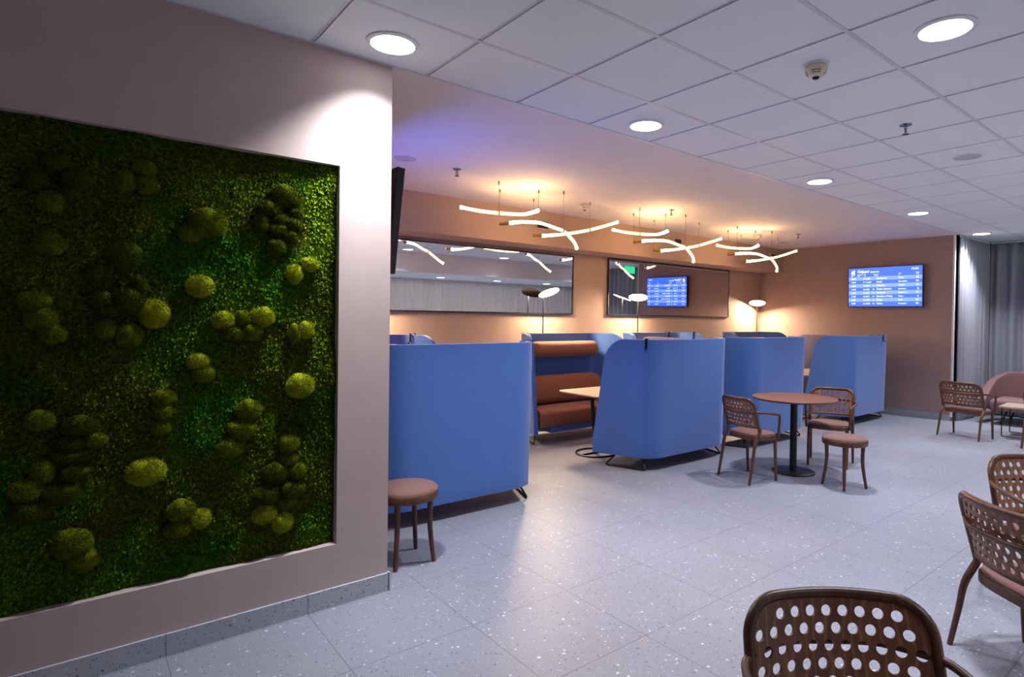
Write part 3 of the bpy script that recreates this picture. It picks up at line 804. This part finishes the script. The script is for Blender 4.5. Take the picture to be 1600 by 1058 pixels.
# ------------------------------------------------------------------ perforated armchairs
def make_chair(name, P):
    """x forward, y to the sitter's left"""
    hw, z0, z1, zs = P['hw'], P['z0'], P['z1'], P['zs']
    xb, lean, bow = P['xb'], P['lean'], P['bow']
    Wd = M['walnut']
    def back(y, z): return Vector((xb-lean*(z-z0)+bow*(y/hw)**2, y, z))
    t = thing(name, 'x', 'chair')
    # bent frame around the panel
    R = P['rc']; pts = []
    pts += [(hw, z0-.04+(z1-R-z0+.04)*k/6) for k in range(6)]
    pts += [(hw-R+R*math.cos(PI/2*k/8), z1-R+R*math.sin(PI/2*k/8)) for k in range(9)]
    pts += [(hw-R-(2*hw-2*R)*k/10, z1) for k in range(1, 10)]
    pts += [(-hw+R-R*math.sin(PI/2*k/8), z1-R+R*math.cos(PI/2*k/8)) for k in range(9)]
    pts += [(-hw, z1-R-(z1-R-z0+.04)*k/6) for k in range(1, 7)]
    fr = MB().tube([back(y, z) for y, z in pts], .0145, 12).build('back_frame', Wd, t)
    MB().tube([back(-hw+2*hw*k/14, z0) for k in range(15)], .0105, 10).build('bottom_rail', Wd, t)
    # perforated plywood panel, real holes, staggered rows
    nrow = 6; top = z1-.012; bot = z0+.006; mar = .011
    rh = (top-bot-2*mar)/nrow; pit = P['pitch']; hr = (.0142, .0140)
    def prof(z):
        w = hw-.004
        if z > z1-R: w = hw-.004-R+math.sqrt(max(0, R*R-(z-z1+R)**2))
        return w
    th = .0045; mb = MB(); NS = 16
    def add(face, sides=()):
        pass
    F = []  # list of polygons in (y,z)
    holes = []
    def quad(pl): F.append(pl)
    CUT = (0, .5-.5*math.tan(PI/8), .5, .5+.5*math.tan(PI/8), 1)
    def strip(za, zb_, ya_f, yb_f, n=1):
        for k in range(4):
            a = za+(zb_-za)*CUT[k]; c_ = za+(zb_-za)*CUT[k+1]
            quad([(ya_f(a), a), (yb_f(a), a), (yb_f(c_), c_), (ya_f(c_), c_)])
    def hstrip(za, zb_, n, m=12):
        for k in range(n):
            a = za+(zb_-za)*k/n; c_ = za+(zb_-za)*(k+1)/n
            for j in range(m):
                f0, f1 = j/m*2-1, (j+1)/m*2-1
                quad([(f0*prof(a), a), (f1*prof(a), a), (f1*prof(c_), c_), (f0*prof(c_), c_)])
    hstrip(bot, bot+mar, 2); hstrip(top-mar, top, 4)
    for r in range(nrow):
        za = bot+mar+rh*r; zb_ = za+rh
        nh = P['nh'] if r % 2 == 0 else P['nh']-0
        off = (pit*.25 if r % 2 else -pit*.25)
        if r == nrow-1: nh = P['nh']-2; off = 0 if P['nh'] % 2 else off
        ya = -nh*pit/2+off
        for j in range(nh):
            cy = ya+pit*(j+.5); cz = (za+zb_)/2; sq = []; ho = []
            for k in range(NS):
                a = 2*PI*k/NS+PI/4; c_, s_ = math.cos(a), math.sin(a); q = max(abs(c_), abs(s_))
                sq.append((cy+c_/q*pit/2, cz+s_/q*rh/2)); ho.append((cy+c_*hr[0], cz+s_*hr[1]))
            for k in range(NS): quad([sq[k], sq[(k+1) % NS], ho[(k+1) % NS], ho[k]])
            holes.append(ho)
        strip(za, zb_, lambda z: -prof(z), lambda z: ya, 6)
        strip(za, zb_, lambda z: ya+nh*pit, lambda z: prof(z), 6)
    def nrm(y):
        v = Vector((1, -2*bow*y/hw**2, lean)); return v.normalized()
    for pl in F:
        o = len(mb.v)
        A = [back(y, z)+nrm(y)*th for y, z in pl]; B = [back(y, z)-nrm(y)*th for y, z in pl]
        mb.v += [tuple(v) for v in A]+[tuple(v) for v in B]; k = len(pl)
        mb.f.append(tuple(range(o, o+k))); mb.f.append(tuple(reversed(range(o+k, o+2*k))))
    for ho in holes:
        o = len(mb.v); k = len(ho)
        mb.v += [tuple(back(y, z)+nrm(y)*th) for y, z in ho]+[tuple(back(y, z)-nrm(y)*th) for y, z in ho]
        for j in range(k): mb.f.append((o+j, o+(j+1) % k, o+k+(j+1) % k, o+k+j))
    mb.build('back_panel', M['walnut_ply'], t, angle=30)
    # rear sabre legs and front legs
    for s in (1, -1):
        a = back(s*hw, z0-.04); rf = P['rear']; ff = P['front']
        MB().tube(smooth_path([a+Vector((0, 0, .03)), a, (xb+.014, s*(hw*.985), zs-.09), (xb-.012, s*hw*.99, zs*.45), (rf[0], s*rf[1], .0)], 5),
                  [.0145]*2+[.0165]*8+[.016-.0045*k/10 for k in range(11)], 10).build('leg', Wd, t)
        MB().tube(smooth_path([(ff[0]-.015, s*(ff[1]-.004), zs-.03), (ff[0]-.012, s*ff[1], zs*.5), (ff[0], s*ff[1], 0)], 6), [.017-.005*k/12 for k in range(13)], 10).build('leg', Wd, t)
    # seat: bent rim and upholstered pad
    xf, ws = P['xf'], P['ws']; xr = xb+.01
    def seat_ring(z, ins, n=44):
        cx = (xf+xr)/2; hx = (xf-xr)/2-ins; pts = []
        for k in range(n):
            a = 2*PI*k/n; c_, s_ = math.cos(a), math.sin(a); e = 2/3.2
            x = cx+hx*math.copysign(abs(c_)**e, c_); y = (ws-ins)*math.copysign(abs(s_)**e, s_)
            y *= 1-.10*(xf-x)/(xf-xr)*P['seat_taper']
            pts.append((x, y, z))
        return pts
    rm = MB(); rr = [seat_ring(zs-.062, .012), seat_ring(zs-.060, 0), seat_ring(zs-.022, 0), seat_ring(zs-.018, .006)]
    rm.grid(rr, close_u=True); rm.cap(rr[0], True); rm.cap(rr[-1]); rm.build('seat_frame', Wd, t, angle=35)
    pd = MB(); rr = [seat_ring(zs-.02, .012), seat_ring(zs-.008, .008), seat_ring(zs+.004, .022), seat_ring(zs+.012, .06), seat_ring(zs+.015, .12)]
    pd.grid(rr, close_u=True); pd.cap(rr[-1]); pd.build('seat_pad', M['seat'], t, angle=70)
    # one bent rail: round the back, forward as arms, down to the seat
    za, zf = P['za'], P['zf']; yo = hw+.022; xo = xb-lean*(za-z0)
    half = [(xo-.026, 0, za), (xo-.016, hw*.5, za), (xo+bow*.55, hw*.86, za), (xo+bow+.035, yo, za-.002), (xb+bow+.13, yo+.012, (za+zf)/2), (P['xa']-.05, P['ya']+.012, zf)]
    half = smooth_path(half, 6)
    arm = fillet([half[-1], (P['xa'], P['ya']+.006, zf-.003), (P['xa']-.006, P['ya']-.004, zs-.05)], .05, 7)[1:]
    left = half+arm
    full = [Vector((p.x, -p.y, p.z)) for p in reversed(left[1:])]+left
    MB().tube(full, .0115, 10).build('arm_rail', Wd, t)
    return t
LOUNGE = dict(hw=.248, z0=.42, z1=.712, zs=.375, xb=-.165, lean=.30, bow=.065, rc=.085, pitch=.0452, nh=10, rear=(-.215, .25), front=(.15, .235), xf=.185, ws=.25, seat_taper=.0, za=.585, zf=.555, xa=.165, ya=.25)
DINING = dict(hw=.205, z0=.505, z1=.76, zs=.44, xb=-.15, lean=.26, bow=.05, rc=.075, pitch=.0415, nh=8, rear=(-.20, .205), front=(.145, .18), xf=.185, ws=.205, seat_taper=.3, za=.645, zf=.615, xa=.15, ya=.205)
GL = 'low perforated-back armchairs'; GD = 'perforated-back cafe armchairs'
lounge = make_chair('lounge_armchair', LOUNGE); dining = make_chair('cafe_armchair', DINING)
R_ = math.radians
def place(proto, x, y, deg, label, group, used=set()):
    if proto.name not in used:
        used.add(proto.name); proto.location = (x, y, 0); proto.rotation_euler = (0, 0, R_(deg)); proto['label'] = label; proto['group'] = group; return proto
    return dup(proto, (x, y, 0), R_(deg), label, group)
place(dining, 4.875, 3.125, -14, 'perforated brown cafe chair with its back to the blue sofa wing, facing the round table', GD)
place(dining, 5.99, 2.92, 199, 'perforated brown cafe chair beyond the round table, behind the stool', GD)
def from_top(x, y, deg, P):   # origin of a chair whose back-top centre stands over x, y
    off = P['xb']-P['lean']*(P['z1']-P['z0']); a = R_(deg)
    return x-off*math.cos(a), y-off*math.sin(a)
gx, gy = from_top(1.627, .789, -130, LOUNGE)
place(lounge, gx, gy, -130, 'low perforated armchair at the bottom edge, closest to the viewer, facing us', GL)
place(lounge, 3.125, .60, -34, 'low perforated armchair cut by the right edge, seen from behind with one splayed leg', GL)
fx, fy = from_top(4.20, .895, -135, LOUNGE)
place(lounge, fx, fy, -135, 'low perforated armchair cut by the right edge, facing us behind the nearer one', GL)
place(lounge, 8.90, 2.535, -11, 'low perforated armchair seen from behind in front of the grey curtain', GL)
place(lounge, 8.80, 1.62, -6, 'low armchair beside the small square table, only its rear leg in view', GL)

# ------------------------------------------------------------------ stools and cafe table
def make_stool(x, y, rz, label, leg):
    t = thing('stool', label, 'stool', (x, y, 0), rz, 'round upholstered stools')
    zs = .445
    MB().lathe([(.170, zs-.066), (.187, zs-.064), (.189, zs-.05), (.189, zs-.024), (.184, zs-.018)], 40).build('seat_ring', M['walnut'], t)
    MB().lathe([(.183, zs-.022), (.184, zs-.010), (.172, zs+.002), (.12, zs+.010), (.04, zs+.013)], 40, cap0=False).build('seat_pad', M['seat'], t, angle=60)
    for k in range(4):
        a = PI/4+PI/2*k; c_, s_ = math.cos(a), math.sin(a)
        r0, r1 = .150, leg
        MB().tube(smooth_path([(r0*c_, r0*s_, zs-.055), ((r0-.004)*c_, (r0-.004)*s_, .22), (r1*c_, r1*s_, 0)], 6), [.018-.0055*k_/12 for k_ in range(13)], 12).build('leg', M['walnut'], t)
    return t
make_stool(1.555, 3.335, 0, 'round stool standing at the end of the moss wall', .172)
make_stool(5.298, 2.442, R_(-19.5), 'round stool in front of the round cafe table', .178)

ct = thing('cafe_table', 'round walnut cafe table on a black pedestal', 'table', (5.405, 2.99, 0))
MB().lathe([(.375, .705), (.392, .716), (.394, .724), (.391, .727)], 64).build('table_top', M['walnut_top'], ct, angle=30)
MB().tube([(0, 0, .015), (0, 0, .71)], .033, 24).build('column', M['black'], ct)
MB().lathe([(.203, 0), (.203, .009), (.198, .013), (.06, .016)], 56).build('base_disc', M['black'], ct)

# ------------------------------------------------------------------ far corner
lv = thing('loveseat', 'mauve brown rounded loveseat in front of the dark grey curtain', 'sofa', (11.0, 2.02, 0), PI/2)
def lshell():
    mb = MB(); rows_ = []
    for k in range(10):
        f = k/9; z = .17
        rows_.append([])
        for x, y in upath(.74, .34, 4, .34):
            zt = .745-.40*max(0, (y-.03)/.6)
            rows_[-1].append((x, y, z+(zt-z)*f))
    return mb.grid(rows_)
lshell().build('shell', M['mauve'], lv, angle=60, solid=.11, bevel=.03)
sc = MB(); sc.box(-.64, .64, .07, .70, .20, .37); sc.build('seat_cushion', M['mauve'], lv, bevel=.05, angle=50)
for sx in (-.5, .5):
    for yy in (.12, .56):
        MB().tube([(sx*.9, yy, .19), (sx*1.05, yy+.03*(1 if yy > .3 else -1), 0)], [.014, .011], 10).build('leg', M['black'], lv)

st = thing('side_table', 'small square cream-topped table on a black wire frame', 'side table', (9.55, 2.05, 0), R_(2))
MB().box(-.25, .25, -.25, .25, .375, .40).build('table_top', M['oak'], st, smooth=False, bevel=.006)
w_ = MB(); q = .22
for sx in (-1, 1):
    w_.tube(fillet([(sx*q, -q, .375), (sx*q, -q, .008), (sx*q, q, .008), (sx*q, q, .375)], .01), .007, 6)
w_.tube([(-q, 0, .008), (q, 0, .008)], .007, 6)
w_.build('wire_frame', M['black'], st)

def curtain(name, p0, p1, z0, z1, amp, n, label, mat, seed, thick=.004, header=.08):
    rr = random.Random(seed); P0 = Vector(p0); P1 = Vector(p1); L = (P1-P0).length; d = (P1-P0)/L; nn = Vector((-d.y, d.x))
    N = n*10; rows_ = []; ph = [rr.uniform(-.6, .6) for _ in range(n+2)]; am = [rr.uniform(.55, 1.25) for _ in range(n+2)]
    for zi in range(14):
        f = zi/13; z = z0+(z1-z0)*f; row = []
        for k in range(N+1):
            u = k/N*n; i = int(u); w = u-i
            p = ph[i]*(1-w)+ph[min(i+1, n)]*w; a = am[i]*(1-w)+am[min(i+1, n)]*w
            sway = .25*math.sin(3*f+i)*.4
            off = amp*a*math.sin(2*PI*u+p+sway*(1-f))*(.62 if z > z1-header else 1)
            q = P0+d*(L*k/N)+nn*off; row.append((q.x, q.y, z))
        rows_.append(row)
    mb = MB().grid(rows_); c = mb.build('fabric', mat, None, angle=180, solid=thick)
    ctr = (P0+P1)/2
    t = thing(name, label, 'curtain', (ctr.x, ctr.y, z0)); c.parent = t; c.location = (-ctr.x, -ctr.y, -z0)
    rl = MB(); a = P0-ctr; b_ = P1-ctr; rl.tube([(a.x, a.y, z1-z0+.012), (b_.x, b_.y, z1-z0+.012)], .012, 6)
    rl.build('curtain_rail', M['white'], t); return t
curtain('curtain', (XR+.05, 3.03), (XC-.01, 2.99), .02, H-.03, .036, 11, 'light grey curtain hanging beside the white corner strip', M['curtain'], 1)
curtain('curtain', (XC, 2.90), (XC, YWIN+.1), .02, H-.03 if False else 2.33, .045, 46, 'dark folded grey curtain behind the mauve loveseat', M['curtain'], 2) if False else None
curtain('curtain', (XC, 2.97), (XC, YS+.05), .02, H-.03, .06, 18, 'shaded grey curtain behind the mauve loveseat', M['curtain'], 2)
curtain('sheer_curtain', (2.0, YWIN), (13.9, YWIN), .02, ZS-.03, .05, 84, 'white sheer curtain along the window side, seen in the mirror', M['sheer'], 3, .003)
